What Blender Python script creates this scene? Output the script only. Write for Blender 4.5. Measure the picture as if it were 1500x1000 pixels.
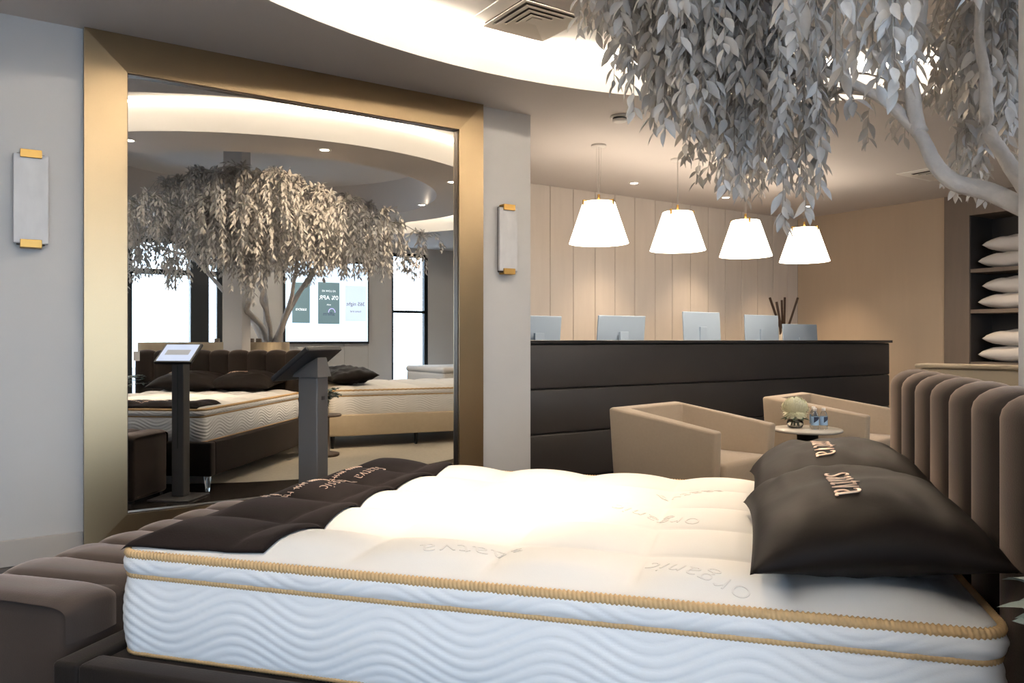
import bpy, bmesh, math, random
from mathutils import Vector, Matrix, noise
random.seed(7)
S = bpy.context.scene
C = S.collection
for o in list(bpy.data.objects):
    bpy.data.objects.remove(o)

# ---------------------------------------------------------------- camera, sky, lamps of the room, exposure
EYE = 1.107
cd = bpy.data.cameras.new('camera'); cam = bpy.data.objects.new('camera', cd); C.objects.link(cam)
cam.location = (0, 0, EYE); cam.rotation_euler = (math.radians(90), 0, math.radians(-33.6))
cd.sensor_fit = 'HORIZONTAL'; cd.sensor_width = 36; cd.lens = 36*1150/1500; cd.shift_y = -0.0013
cd.clip_start = 0.02
S.camera = cam
S.view_settings.view_transform = 'Standard'; S.view_settings.look = 'None'
S.view_settings.gamma = 1; S.view_settings.use_curve_mapping = False
S.view_settings.exposure = 0.55
world = bpy.data.worlds.new('sky'); S.world = world; world.use_nodes = True
bg = world.node_tree.nodes['Background']
bg.inputs[0].default_value = (0.62, 0.79, 1.0, 1); bg.inputs[1].default_value = 6.0
S.cycles.max_bounces = 8; S.cycles.diffuse_bounces = 4; S.cycles.glossy_bounces = 5
S.cycles.transmission_bounces = 6; S.cycles.transparent_max_bounces = 8
S.cycles.sample_clamp_indirect = 6.0; S.cycles.caustics_reflective = False; S.cycles.caustics_refractive = False

def light(name, kind, loc, energy, color, **kw):
    l = bpy.data.lights.new(name, kind); l.energy = energy; l.color = color
    o = bpy.data.objects.new(name, l); C.objects.link(o); o.location = loc
    for k, v in kw.items():
        if k == 'target':
            o.rotation_euler = (Vector(v)-Vector(loc)).to_track_quat('-Z', 'Y').to_euler()
        else: setattr(l, k, v)
    return o
WARM = (1.0, 0.76, 0.52); WARMER = (1.0, 0.78, 0.56)
# window portals: daylight enters through the shop front
def portal(name, loc, sx, sy, target):
    o = light(name, 'AREA', loc, 1, (1, 1, 1), shape='RECTANGLE', size=sx, size_y=sy, target=target)
    o.data.cycles.is_portal = True
portal('window_portal', (0.05, -3.22, 1.35), 5.7, 2.6, (0.05, 0, 1.35))
portal('window_portal', (6.05, -3.22, 1.35), 0.72, 2.6, (6.05, 0, 1.35))

# ---------------------------------------------------------------- materials
def mat(name, col, rough=.6, metal=0., var=.0, vscale=6., bump=0., bscale=80., sheen=0., stint=(1, 1, 1), spec=.5, emit=None, estr=0., trans=0., coat=0., stretch=None, ior=1.45):
    m = bpy.data.materials.new(name); m.use_nodes = True
    nt = m.node_tree; b = nt.nodes['Principled BSDF']
    b.inputs['Base Color'].default_value = (*col, 1); b.inputs['Roughness'].default_value = rough
    b.inputs['Metallic'].default_value = metal; b.inputs['Specular IOR Level'].default_value = spec
    b.inputs['Sheen Weight'].default_value = sheen; b.inputs['Sheen Roughness'].default_value = .35; b.inputs['Sheen Tint'].default_value = (*stint, 1)
    b.inputs['Transmission Weight'].default_value = trans; b.inputs['IOR'].default_value = ior
    b.inputs['Coat Weight'].default_value = coat
    if emit: b.inputs['Emission Color'].default_value = (*emit, 1); b.inputs['Emission Strength'].default_value = estr
    tc = nt.nodes.new('ShaderNodeTexCoord'); mp = nt.nodes.new('ShaderNodeMapping')
    nt.links.new(tc.outputs['Object'], mp.inputs[0])
    if stretch: mp.inputs['Scale'].default_value = stretch
    if var:
        n = nt.nodes.new('ShaderNodeTexNoise'); n.inputs['Scale'].default_value = vscale; n.inputs['Detail'].default_value = 5
        mx = nt.nodes.new('ShaderNodeMix'); mx.data_type = 'RGBA'
        mx.inputs[6].default_value = (*[c*(1-var) for c in col], 1); mx.inputs[7].default_value = (*[min(1, c*(1+var)) for c in col], 1)
        nt.links.new(mp.outputs[0], n.inputs['Vector']); nt.links.new(n.outputs[0], mx.inputs[0]); nt.links.new(mx.outputs[2], b.inputs['Base Color'])
    if bump:
        n2 = nt.nodes.new('ShaderNodeTexNoise'); n2.inputs['Scale'].default_value = bscale; n2.inputs['Detail'].default_value = 3
        bp = nt.nodes.new('ShaderNodeBump'); bp.inputs['Strength'].default_value = bump; bp.inputs['Distance'].default_value = .01
        nt.links.new(mp.outputs[0], n2.inputs['Vector']); nt.links.new(n2.outputs[0], bp.inputs['Height']); nt.links.new(bp.outputs[0], b.inputs['Normal'])
    return m
M = {}
M['wall'] = mat('pale grey wall paint', (.60, .585, .57), .75, var=.02, bump=.03, bscale=150)
M['ceil'] = mat('ceiling paint', (.71, .655, .62), .85, var=.015)
M['cove'] = mat('cove paint', (.86, .82, .77), .8)
M['panel'] = mat('pale oak wall panel', (.70, .62, .54), .6, var=.07, vscale=5, stretch=(3, 3, .35), bump=.04, bscale=60)
M['panelback'] = mat('panel shadow gap', (.25, .21, .18), .9)
M['rwall'] = mat('warm beige wallcovering', (.54, .42, .30), .7, var=.05, vscale=4, stretch=(3, 3, .3))
M['cab'] = mat('brown oak veneer', (.20, .155, .12), .5, var=.12, vscale=6, stretch=(4, 4, .35))
M['cabin'] = mat('dark cabinet lining', (.045, .038, .034), .6, var=.1)
M['carpet'] = mat('beige carpet', (.52, .47, .38), .95, var=.12, vscale=30, bump=.5, bscale=300)
M['floor'] = mat('dark polished floor', (.035, .028, .024), .16, var=.25, vscale=3, stretch=(.4, 5, 1))
M['base'] = mat('greige baseboard paint', (.50, .46, .42), .5, var=.01)
M['bronze'] = mat('brushed bronze', (.36, .265, .155), .34, 1., var=.04, vscale=8, stretch=(30, 30, 30), bump=.02, bscale=100)
M['mirror'] = mat('silvered mirror glass', (.86, .86, .84), .0, 1.)
M['brass'] = mat('brushed brass', (.47, .285, .085), .4, .9, var=.05, vscale=40)
M['darkbronze'] = mat('dark bronze', (.10, .075, .055), .4, .8)
M['alab'] = mat('alabaster', (.66, .655, .66), .45, var=.22, vscale=9, stretch=(1.5, 1.5, .6))
M['led'] = mat('led strip', (1, 1, 1), .5, emit=(1, .89, .75), estr=58.)
M['lens'] = mat('lamp lens', (1, 1, 1), .5, emit=(1, .88, .72), estr=14.)
M['whitepl'] = mat('white plastic', (.78, .74, .70), .4, var=.01)
M['black'] = mat('black plastic', (.012, .012, .013), .35, var=.1)
M['opal'] = mat('lit opal glass shade', (.9, .88, .84), .35, emit=(1, .86, .70), estr=4.5)
M['steel'] = mat('satin steel', (.55, .52, .48), .35, .9, var=.02)
M['grille'] = mat('enamel grille', (.80, .74, .66), .5, var=.02)
M['duct'] = mat('dark duct', (.07, .058, .048), .9, var=.1)
M['leatherette'] = mat('charcoal upholstery', (.034, .030, .028), .42, var=.12, vscale=3, bump=.05, bscale=200)
M['dtop'] = mat('black counter top', (.02, .018, .017), .25, var=.1)
M['alu'] = mat('anodised aluminium', (.21, .27, .35), .45, .15, var=.01)
M['screen'] = mat('dark glass', (.01, .012, .014), .08, var=.05)
M['boucle'] = mat('oatmeal wool', (.38, .30, .22), .9, var=.06, vscale=60, bump=.15, bscale=350, sheen=.3)
M['wood'] = mat('dark stained wood', (.07, .045, .03), .45, var=.2, vscale=8, stretch=(1, 1, 6))
M['stone'] = mat('veined stone', (.50, .46, .40), .25, var=.22, vscale=14)
M['pewter'] = mat('dark polished metal', (.10, .095, .09), .22, .9, var=.05)
M['tick'] = mat('white mattress ticking', (.78, .77, .75), .85, var=.012, vscale=20, bump=.05, bscale=420, sheen=.1)
M['sideq'] = mat('quilted side ticking', (.73, .745, .765), .85, var=.01, vscale=20, bump=.06, bscale=420, sheen=.1)
M['cord'] = mat('golden braid', (.56, .375, .185), .6, var=.12, vscale=60, bump=.1, bscale=300)
M['print'] = mat('faint woven print', (.735, .72, .70), .9, var=.02)
M['velvet'] = mat('taupe velvet', (.040, .031, .027), .85, var=.3, vscale=5, bump=.06, bscale=250, sheen=1.0, stint=(.88, .72, .64), spec=.12)
M['hbvelvet'] = mat('mink velvet', (.026, .020, .017), .8, var=.1, vscale=6, bump=.06, bscale=300, sheen=.85, stint=(.70, .55, .46), spec=.12)
M['frame'] = mat('espresso upholstery', (.012, .0095, .0085), .8, var=.12, vscale=8, bump=.1, bscale=300, sheen=.3, stint=(.5, .42, .38), spec=.15)
M['satin'] = mat('dark chocolate satin', (.008, .0055, .0046), .6, var=.15, vscale=4, bump=.06, bscale=30, spec=.16)
M['throw'] = mat('dark brown plush', (.010, .0068, .0064), .85, var=.25, vscale=6, bump=.1, bscale=200, sheen=.12, stint=(.5, .4, .38), spec=.12)
M['thread'] = mat('copper embroidery', (.80, .58, .45), .4, .35, var=.1, vscale=90)
M['acrylic'] = mat('clear acrylic', (.9, .92, .92), .05, trans=.9)
M['kiosk'] = mat('grey powder coat', (.10, .096, .095), .42, .3, var=.03)
M['cream'] = mat('cream upholstery', (.50, .41, .29), .85, var=.08, vscale=20, bump=.12, bscale=250)
M['bark'] = mat('whitewashed bark', (.56, .54, .53), .8, var=.14, vscale=30, bump=.5, bscale=45)
M['twig'] = mat('pale twig', (.42, .40, .37), .8, var=.1)
M['leaf'] = mat('frosted white leaf', (.54, .525, .51), .6, var=.16, vscale=3, bump=.05, bscale=60)
M['soil'] = mat('dark moss', (.03, .028, .022), .95, var=.3, bump=.5, bscale=60)
M['pillow'] = mat('white cotton pillow', (.78, .73, .68), .85, var=.02, bump=.05, bscale=40, sheen=.1)
M['petal'] = mat('ivory petal', (.86, .83, .62), .6, var=.06, vscale=20)
M['green'] = mat('green leaf', (.06, .09, .05), .5, var=.3)
M['teal'] = mat('grey green leaf', (.10, .14, .13), .55, var=.2, vscale=20)
M['glass'] = mat('clear glass', (.95, .97, .96), .02, trans=1., ior=1.45)
M['water'] = mat('clear bottle', (.93, .96, .98), .06, trans=.92, ior=1.33)
M['label'] = mat('pale blue label', (.33, .50, .72), .5, var=.03)
M['labeld'] = mat('navy label', (.015, .025, .06), .5, var=.03)
M['reed'] = mat('dark reed', (.04, .02, .011), .7, var=.2)
M['mull'] = mat('dark window metal', (.018, .022, .026), .4, .5, var=.05)
M['pave'] = mat('pale concrete pavement', (.55, .56, .57), .9, var=.08)
M['post'] = mat('white painted post', (.66, .66, .68), .6, var=.01)
def scr(name, col, s):
    return mat(name, col, .3, emit=col, estr=s)
M['tv'] = scr('bright display', (.62, .78, 1.0), 1.15)
M['tv2'] = scr('teal display panel', (.10, .16, .18), 1.0)
M['tv3'] = scr('pale display panel', (.50, .60, .72), 1.0)
M['tvtxt'] = scr('white display text', (.85, .9, .95), 1.0)
M['tvtxtd'] = scr('dark display text', (.03, .04, .09), 1.0)
M['tvarch'] = scr('violet arch', (.45, .42, .80), 1.0)
M['tab'] = scr('tablet display', (.30, .36, .50), 1.0)
M['tab2'] = scr('tablet picture', (.17, .18, .20), 1.0)
# thin window glass: mostly clear with a slight reflection
gm = bpy.data.materials.new('window glass'); gm.use_nodes = True; nt = gm.node_tree; nt.nodes.clear()
out = nt.nodes.new('ShaderNodeOutputMaterial'); mx = nt.nodes.new('ShaderNodeMixShader'); tr = nt.nodes.new('ShaderNodeBsdfTransparent'); gl = nt.nodes.new('ShaderNodeBsdfGlossy')
gl.inputs['Roughness'].default_value = .02; mx.inputs[0].default_value = .06
nt.links.new(tr.outputs[0], mx.inputs[1]); nt.links.new(gl.outputs[0], mx.inputs[2]); nt.links.new(mx.outputs[0], out.inputs[0])
M['pane'] = gm

# ---------------------------------------------------------------- helpers
def link(name, me, m, parent=None, smooth=False, kind=None):
    o = bpy.data.objects.new(name, me); C.objects.link(o)
    if m is not None:
        me.materials.clear(); me.materials.append(M[m] if isinstance(m, str) else m)
    if parent is not None: o.parent = parent
    if smooth:
        for p in me.polygons: p.use_smooth = True
    if kind: o['kind'] = kind
    return o
class MB:
    def __init__(s): s.bm = bmesh.new()
    def _bev(s, verts, bev, seg):
        if bev:
            es = list({e for v in verts for e in v.link_edges})
            bmesh.ops.bevel(s.bm, geom=es, offset=bev, segments=seg, profile=.5, affect='EDGES', clamp_overlap=True)
    def box(s, lo, hi, bev=0., seg=2, mtx=None):
        c = [(a+b)/2 for a, b in zip(lo, hi)]; d = [b-a for a, b in zip(lo, hi)]
        m = Matrix.Translation(c) @ Matrix.Diagonal((*d, 1))
        if mtx is not None: m = mtx @ m
        r = bmesh.ops.create_cube(s.bm, size=1, matrix=m); s._bev(r['verts'], bev, seg); return s
    def lathe(s, prof, n=24, mtx=None, cap=True):
        mtx = mtx or Matrix.Identity(4); rings = []
        for r, z in prof:
            rings.append([s.bm.verts.new(mtx @ Vector((r*math.cos(2*math.pi*i/n), r*math.sin(2*math.pi*i/n), z))) for i in range(n)])
        for a, b in zip(rings, rings[1:]):
            for i in range(n): s.bm.faces.new((a[i], a[(i+1) % n], b[(i+1) % n], b[i]))
        if cap:
            s.bm.faces.new(rings[0][::-1]); s.bm.faces.new(rings[-1])
        return s
    def tube(s, pts, rad, n=8, cap=True):
        pts = [Vector(p) for p in pts]; rings = []
        if not hasattr(rad, '__len__'): rad = [rad]*len(pts)
        up = Vector((0.13, 0.27, 1)).normalized()
        for i, p in enumerate(pts):
            t = (pts[min(i+1, len(pts)-1)]-pts[max(i-1, 0)]).normalized()
            a = t.cross(up)
            if a.length < .05: a = t.cross(Vector((1, 0, 0)))
            a.normalize(); b = t.cross(a)
            rings.append([s.bm.verts.new(p+rad[i]*(a*math.cos(2*math.pi*k/n)+b*math.sin(2*math.pi*k/n))) for k in range(n)])
        for a, b in zip(rings, rings[1:]):
            for i in range(n): s.bm.faces.new((a[i], a[(i+1) % n], b[(i+1) % n], b[i]))
        if cap and n > 2:
            s.bm.faces.new(rings[0][::-1]); s.bm.faces.new(rings[-1])
        return s
    def poly(s, vs, fs):
        b = [s.bm.verts.new(v) for v in vs]
        for f in fs: s.bm.faces.new([b[i] for i in f])
        return s
    def grid(s, fn, nu, nv, close_u=False):
        g = [[s.bm.verts.new(fn(i/(nu if close_u else nu-1), j/(nv-1))) for i in range(nu)] for j in range(nv)]
        for j in range(nv-1):
            for i in range(nu if close_u else nu-1):
                k = (i+1) % nu
                s.bm.faces.new((g[j][i], g[j][k], g[j+1][k], g[j+1][i]))
        return s
    def mesh(s, name, smooth=False, fixn=True):
        if fixn: bmesh.ops.recalc_face_normals(s.bm, faces=s.bm.faces)
        me = bpy.data.meshes.new(name); s.bm.to_mesh(me); s.bm.free()
        if smooth:
            for p in me.polygons: p.use_smooth = True
        return me
    def obj(s, name, m, parent=None, smooth=False, kind=None):
        return link(name, s.mesh(name, smooth), m, parent, False, kind)
def tag(o, label, cat, group=None):
    o['label'] = label; o['category'] = cat
    if group: o['group'] = group
    return o
def thing(name, label, cat, loc=(0, 0, 0), rz=0., group=None):
    o = bpy.data.objects.new(name, None); C.objects.link(o); o.location = loc; o.rotation_euler = (0, 0, rz); o.empty_display_size = .1
    return tag(o, label, cat, group)
def dup(root, loc, rz=0., label=None):
    r = root.copy(); C.objects.link(r); r.location = loc; r.rotation_euler = (root.rotation_euler[0], root.rotation_euler[1], rz)
    if label: r['label'] = label
    for ch in list(root.children):
        c = ch.copy(); C.objects.link(c); c.parent = r
        for g in list(ch.children):
            d = g.copy(); C.objects.link(d); d.parent = c
    return r
def smoothstep(a, b, x):
    t = max(0., min(1., (x-a)/(b-a))); return t*t*(3-2*t)
def catmull(pts, n=4):
    P = [Vector(p) for p in pts]; out = []
    for i in range(len(P)-1):
        a, b, c, d = P[max(i-1, 0)], P[i], P[i+1], P[min(i+2, len(P)-1)]
        for k in range(n):
            t = k/n; out.append(.5*((2*b)+(c-a)*t+(2*a-5*b+4*c-d)*t*t+(3*b-a-3*c+d)*t**3))
    out.append(P[-1]); return out
def text_mesh(txt, size, depth=.0015, spacing=1., shear=0., res=4, thin=False):
    cu = bpy.data.curves.new('t', 'FONT'); cu.body = txt; cu.size = size; cu.extrude = depth; cu.align_x = 'CENTER'; cu.align_y = 'CENTER'
    cu.space_character = spacing; cu.shear = shear; cu.offset = -.0016 if thin else 0; cu.resolution_u = res
    o = bpy.data.objects.new('t', cu); C.objects.link(o)
    dg = bpy.context.evaluated_depsgraph_get(); me = bpy.data.meshes.new_from_object(o.evaluated_get(dg))
    bpy.data.objects.remove(o); bpy.data.curves.remove(cu); return me

# ---------------------------------------------------------------- room shell
CX, CY, R1, R2, R3 = 2.45, .55, 3.43, 2.48, 1.86
LOW, HI, DOME = 2.70, 2.95, 3.12
X0, X1, Y0, YM, YB, XS = -3.2, 8.87, -3.2, 4.565, 6.54, 3.19
def struct(name, mb, m, parent=None, smooth=False):
    o = mb.obj(name, m, parent, smooth); o['kind'] = 'structure'; return o
struct('floor', MB().box((X0-.15, Y0-.15, -.12), (X1+.8, YB+.15, 0)), 'floor')
b = MB(); b.lathe([(2.42, 0.0005), (2.42, .002), (2.41, .003), (.01, .003)], 96, Matrix.Translation((CX, CY, 0)))
rug = tag(b.obj('carpet', 'carpet'), 'round beige carpet on the dark polished floor, edge seen in the mirror', 'carpet')
def annulus(z, ri, ro, n=96):
    mb = MB(); f = []
    for i in range(n):
        a = 2*math.pi*i/n; f += [(CX+ri*math.cos(a), CY+ri*math.sin(a), z), (CX+ro*math.cos(a), CY+ro*math.sin(a), z)]
    return mb.poly(f, [(2*i, 2*((i+1) % n), 2*((i+1) % n)+1, 2*i+1) for i in range(n)])
def cyl(z0, z1, r, n=96):
    return MB().grid(lambda u, v: (CX+r*math.cos(2*math.pi*u), CY+r*math.sin(2*math.pi*u), z0+(z1-z0)*v), n, 2, True)
# low ceiling with a round opening: from the opening's rim out to the room's outline
n = 96; vs = []
for i in range(n):
    a = 2*math.pi*i/n; c, s_ = math.cos(a), math.sin(a)
    t = min([((X1+.8-CX) if c > 0 else (X0-.15-CX))/c if abs(c) > 1e-6 else 1e9, ((YB+.15-CY) if s_ > 0 else (Y0-.15-CY))/s_ if abs(s_) > 1e-6 else 1e9])
    vs += [(CX+R1*c, CY+R1*s_, LOW), (CX+t*c, CY+t*s_, LOW)]
fs = [(2*i, 2*((i+1) % n), 2*((i+1) % n)+1, 2*i+1) for i in range(n)]
mb = MB().poly(vs, fs)
# close the four corners
def corner(x, y):
    near = sorted(range(n), key=lambda i: (vs[2*i+1][0]-x)**2+(vs[2*i+1][1]-y)**2)[:2]
    return [(x, y, LOW), vs[2*near[0]+1], vs[2*near[1]+1]]
for x in (X0-.15, X1+.8):
    for y in (Y0-.15, YB+.15): mb.poly(corner(x, y), [(0, 1, 2)])
ceil = struct('ceiling', mb, 'ceil')
struct('ceiling_cove_fascia', cyl(LOW, HI, R1), 'cove', ceil, True)
struct('ceiling_channel', annulus(HI, R2-.02, R1+.02), 'cove', ceil)
struct('ceiling_island_fascia', cyl(LOW, HI, R2), 'cove', ceil, True)
struct('ceiling_island', annulus(LOW, R3, R2), 'ceil', ceil)
struct('ceiling_recess_fascia', cyl(LOW, DOME, R3), 'ceil', ceil, True)
struct('ceiling_recess', annulus(DOME, .01, R3+.02), 'ceil', ceil)
def ringstrip(r, z0, z1, dr):
    n = 120; mb = MB()
    for i in range(n):
        a, b2 = 2*math.pi*i/n, 2*math.pi*(i+1)/n
        q = []
        for an in (a, b2):
            for rr, z in ((r, z0), (r+dr, z0), (r+dr, z1), (r, z1)): q.append((CX+rr*math.cos(an), CY+rr*math.sin(an), z))
        mb.poly(q, [(0, 1, 5, 4), (1, 2, 6, 5), (2, 3, 7, 6), (3, 0, 4, 7)])
    return mb
tag(ringstrip(R1-.004, HI-.030, HI-.012, -.012).obj('cove_light_strip', 'led'), 'outer curved strip of warm light along the ceiling cove', 'light strip')
tag(ringstrip(R2+.004, HI-.030, HI-.012, .012).obj('cove_light_strip', 'led'), 'inner curved strip of warm light around the ceiling island', 'light strip')
# roof slab that shuts out the sky above the recesses
struct('ceiling_slab', MB().box((X0-.15, Y0-.15, 3.2), (X1+.8, YB+.15, 3.3)), 'cove', ceil)
for nm, lo, hi in (('wall_left', (X0-.15, Y0-.15, 0), (X0, YM+.15, 3.2)), ('wall_mirror', (X0, YM, 0), (XS, YM+.13, 3.2)),
                   ('wall_side', (XS-.12, YM+.13, 0), (XS, YB+.15, 3.2)), ('wall_right', (X1, 4.62, 0), (X1+.12, YB, 3.2))):
    struct(nm, MB().box(lo, hi), {'wall_right': 'rwall'}.get(nm, 'wall'))
wb = struct('wall_back', MB().box((XS, YB+.02, 0), (X1+.12, YB+.15, 3.2)), 'panelback')
seams = [XS, 3.55, 3.86, 4.17, 4.48, 4.82, 5.123, 5.421, 5.701, 5.992, 6.304, 6.574, 6.87, 7.17, 7.47, 7.77, 8.07, 8.37, 8.66, X1]
for a, b2 in zip(seams, seams[1:]):
    MB().box((a+.003, YB, 0), (b2-.003, YB+.018, LOW), .002, 1).obj('panel', 'panel', wb)
# outer right end of the room, beyond the cabinet
struct('wall_far_right', MB().box((X1+.7, Y0-.15, 0), (X1+.8, 4.62, 3.2)), 'wall')
struct('baseboard_left', MB().box((X0, YM-.016, 0), (.396, YM, .13), .004), 'base')
struct('baseboard_side', MB().box((2.772, YM-.016, 0), (XS, YM, .13), .004), 'base')
# shop front wall with windows
ws = MB()
ws.box((X0, Y0-.13, 2.6), (X1+.7, Y0, 3.2))
ws.box((2.92, Y0-.13, 0), (5.70, Y0, 2.6)); ws.box((6.40, Y0-.13, 0), (X1+.7, Y0, 2.6)); ws.box((X0, Y0-.13, 0), (-2.75, Y0, 2.6))
wsouth = struct('wall_south', ws, 'wall')
for x in (4.0, 4.42, 4.84, 5.26):
    MB().box((x+.004, Y0+.0, 0), (x+.416, Y0+.012, LOW-.12), .002, 1).obj('panel', 'wall', wsouth)
w1 = struct('window_1', MB().box((-2.75, Y0-.10, 0), (-2.67, Y0-.02, 2.6)).box((2.84, Y0-.10, 0), (2.92, Y0-.02, 2.6)).box((-2.67, Y0-.10, 0), (2.84, Y0-.02, .08)).box((-2.67, Y0-.10, 2.52), (2.84, Y0-.02, 2.6)), 'mull')
xs = [-2.67, -1.35, .0, 1.58, 2.46, 2.84]
for i, x in enumerate(xs[1:-1]):
    wd = {1.58: .10, 2.46: .26}.get(x, .08)
    struct('window_mullion', MB().box((x, Y0-.12, .08), (x+wd, Y0+.01, 2.52)), 'mull', w1)
for a, b2 in zip(xs, xs[1:]):
    struct('window_transom', MB().box((a, Y0-.10, 2.06), (b2, Y0-.02, 2.14)), 'mull', w1)
    struct('window_pane', MB().box((a, Y0-.065, .08), (b2, Y0-.060, 2.52)), 'pane', w1)
w2 = struct('window_2', MB().box((5.70, Y0-.10, 0), (5.74, Y0-.02, 2.6)).box((6.33, Y0-.10, 0), (6.40, Y0-.02, 2.6)).box((5.74, Y0-.10, .0), (6.33, Y0-.02, .08)).box((5.74, Y0-.10, 1.575), (6.33, Y0-.02, 1.62)).box((5.74, Y0-.10, 2.54), (6.33, Y0-.02, 2.6)), 'mull')
struct('window_pane', MB().box((5.74, Y0-.065, .08), (6.33, Y0-.060, 2.54)), 'pane', w2)
struct('ground', MB().box((-30, -30, -.2), (30, Y0-.15, -.13)), 'pave')

# column behind the headboard
BED = Vector((.262, 2.12, 0)); BA = math.radians(-50.06)
BU = Vector((math.cos(BA), math.sin(BA), 0)); BW = Vector((-BU.y, BU.x, 0))
def bl(x, y, z=0.): return BED+BU*x+BW*y+Vector((0, 0, z))
post = struct('pillar', MB().box((-.10, -.10, 0), (.10, .10, DOME), .004), 'post')
post.location = bl(2.21, .565); post.rotation_euler = (0, 0, BA)

# ---------------------------------------------------------------- mirror
mir = thing('mirror', 'tall wall mirror in a wide mitred brushed bronze frame between two sconces', 'mirror', (1.583, YM, 0))
hw, fw = 1.187, .196; zt = LOW-.004
def bar(p):   # outer edge a->b, inner edge c->d on the wall plane; sloping face
    (ax, az), (bx, bz), (cx_, cz), (dx, dz) = p
    yo, yi = -.047, -.064
    v = [(ax, -.001, az), (bx, -.001, bz), (dx, -.001, dz), (cx_, -.001, cz), (ax, yo, az), (bx, yo, bz), (dx, yi, dz), (cx_, yi, cz)]
    return MB().poly(v, [(0, 1, 2, 3), (4, 7, 6, 5), (0, 4, 5, 1), (2, 6, 7, 3), (0, 3, 7, 4), (1, 5, 6, 2)])
O = [(-hw, .003), (hw, .003), (hw, zt), (-hw, zt)]; I_ = [(-hw+fw, .203), (hw-fw, .203), (hw-fw, zt-fw-.004), (-hw+fw, zt-fw-.004)]
for i in range(4):
    j = (i+1) % 4
    bar((O[i], O[j], I_[i], I_[j])).obj('frame_bar', 'bronze', mir)
MB().box((-hw+fw-.01, -.024, .195), (hw-fw+.01, -.012, zt-fw+.006)).obj('mirror_glass', 'mirror', mir)
e = MB(); x_, z0_, z1_ = hw-fw, .203, zt-fw-.004
for lo, hi in (((-x_, -.050, z0_), (-x_+.005, -.0245, z1_)), ((x_-.005, -.050, z0_), (x_, -.0245, z1_)), ((-x_+.005, -.050, z0_), (x_-.005, -.0245, z0_+.005)), ((-x_+.005, -.050, z1_-.005), (x_-.005, -.0245, z1_))): e.box(lo, hi)
e.obj('inner_trim', 'darkbronze', mir)

# ---------------------------------------------------------------- wall sconces
def sconce(x, label):
    t = thing('wall_sconce', label, 'wall lamp', (x, YM, 0), 0, 'alabaster sconces beside the mirror')
    MB().box((-.060, -.028, 1.575), (.060, 0, 2.025), .003).obj('back_plate', 'darkbronze', t)
    MB().box((-.074, -.052, 1.582), (.074, -.029, 2.018), .004).obj('stone_panel', 'alab', t)
    for z0, z1 in ((1.560, 1.600), (2.000, 2.040)):
        m_ = MB().box((-.046, -.066, z0), (.046, -.053, z1), .002); zz = (z0, z0+.012) if z0 < 1.8 else (z1-.012, z1)
        m_.box((-.046, -.053, zz[0]), (.046, -.001, zz[1]), .002)
        m_.obj('bracket', 'brass', t)
    return t
sconce(.166, 'alabaster sconce with brass clasps on the grey wall left of the mirror')
sconce(2.972, 'alabaster sconce with brass clasps on the narrow wall by the reception counter')

# ---------------------------------------------------------------- ceiling fittings
def downlight(x, y, label, e, target=None, size=1.3, blend=.6, z=LOW):
    t = thing('downlight', label, 'ceiling light', (x, y, z), 0, 'recessed ceiling downlights')
    MB().lathe([(.036, -.0015), (.048, -.006), (.056, -.005), (.058, 0)], 24, cap=False).obj('trim_ring', 'whitepl', t, True)
    MB().lathe([(.001, -.0032), (.036, -.0032)], 20, cap=False).obj('lens', 'lens', t)
    sp = light('downlight_lamp', 'SPOT', (x, y, z-.012), e, WARM, spot_size=size, spot_blend=blend, shadow_soft_size=.03, target=target or (x, y, 0))
    return t
downlight(.92, 2.18, 'recessed downlight in the ceiling island, first from the left in the mirror', 150, tuple(bl(.62, .78, .6)), .62, .75)
downlight(2.33, 2.74, 'recessed downlight in the ceiling island, reflected above the white tree', 150, (2.20, 1.80, 1.9), 1.5, .8)
downlight(3.87, 2.16, 'recessed downlight in the ceiling island, above the cream bed', 85, (3.15, 1.55, 1.9), 1.5, .8)
downlight(4.23, .80, 'recessed downlight in the ceiling island, reflected near the far light band', 35)
downlight(5.44, 5.95, 'lit downlight in the ceiling, between the first two pendants', 60)
downlight(6.84, 5.98, 'lit downlight in the ceiling, half hidden by a hanging leaf sprig', 60)
downlight(8.10, 5.85, 'lit downlight in the ceiling, next to the last pendant cord', 70)
downlight(8.21, 3.94, 'lit downlight in the ceiling, in front of the pillow cabinet', 40)

def diffuser(loc, label):
    t = thing('air_diffuser', label, 'air vent', loc, 0, 'square ceiling air diffusers')
    MB().box((-.30, -.30, -.006), (.30, .30, 0), .001, 1).obj('mounting_panel', 'cove', t)
    MB().box((-.205, -.205, -.0095), (.205, .205, -.0062)).obj('opening', 'duct', t)
    def ring(a, b2, z0, z1):
        mb = MB(); q = []
        for s_, z in ((a, z0), (b2, z1)):
            q += [(-s_, -s_, z), (s_, -s_, z), (s_, s_, z), (-s_, s_, z)]
        q2 = [(x, y, z-.004) for x, y, z in q]
        return mb.poly(q+q2, [(i, (i+1) % 4, 4+(i+1) % 4, 4+i) for i in range(4)]+[(8+i, 12+i, 12+(i+1) % 4, 8+(i+1) % 4) for i in range(4)]+[(i, 8+i, 8+(i+1) % 4, (i+1) % 4) for i in range(4)]+[(4+i, 4+(i+1) % 4, 12+(i+1) % 4, 12+i) for i in range(4)])
    for a in (.215, .165, .118, .075):
        ring(a, a-.038, -.022, -.012).obj('vane', 'grille', t)
    MB().box((-.036, -.036, -.022), (.036, .036, -.017), .001).obj('centre_plate', 'grille', t)
    return t
diffuser((2.59, 3.67, HI), 'square louvred air diffuser up in the lit ceiling cove')
diffuser((7.53, 3.93, LOW), 'square air diffuser in the low ceiling near the pillow cabinet')
t = thing('smoke_detector', 'small white smoke detector on the ceiling beside the white foliage', 'smoke detector', (3.73, 4.23, LOW))
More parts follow.
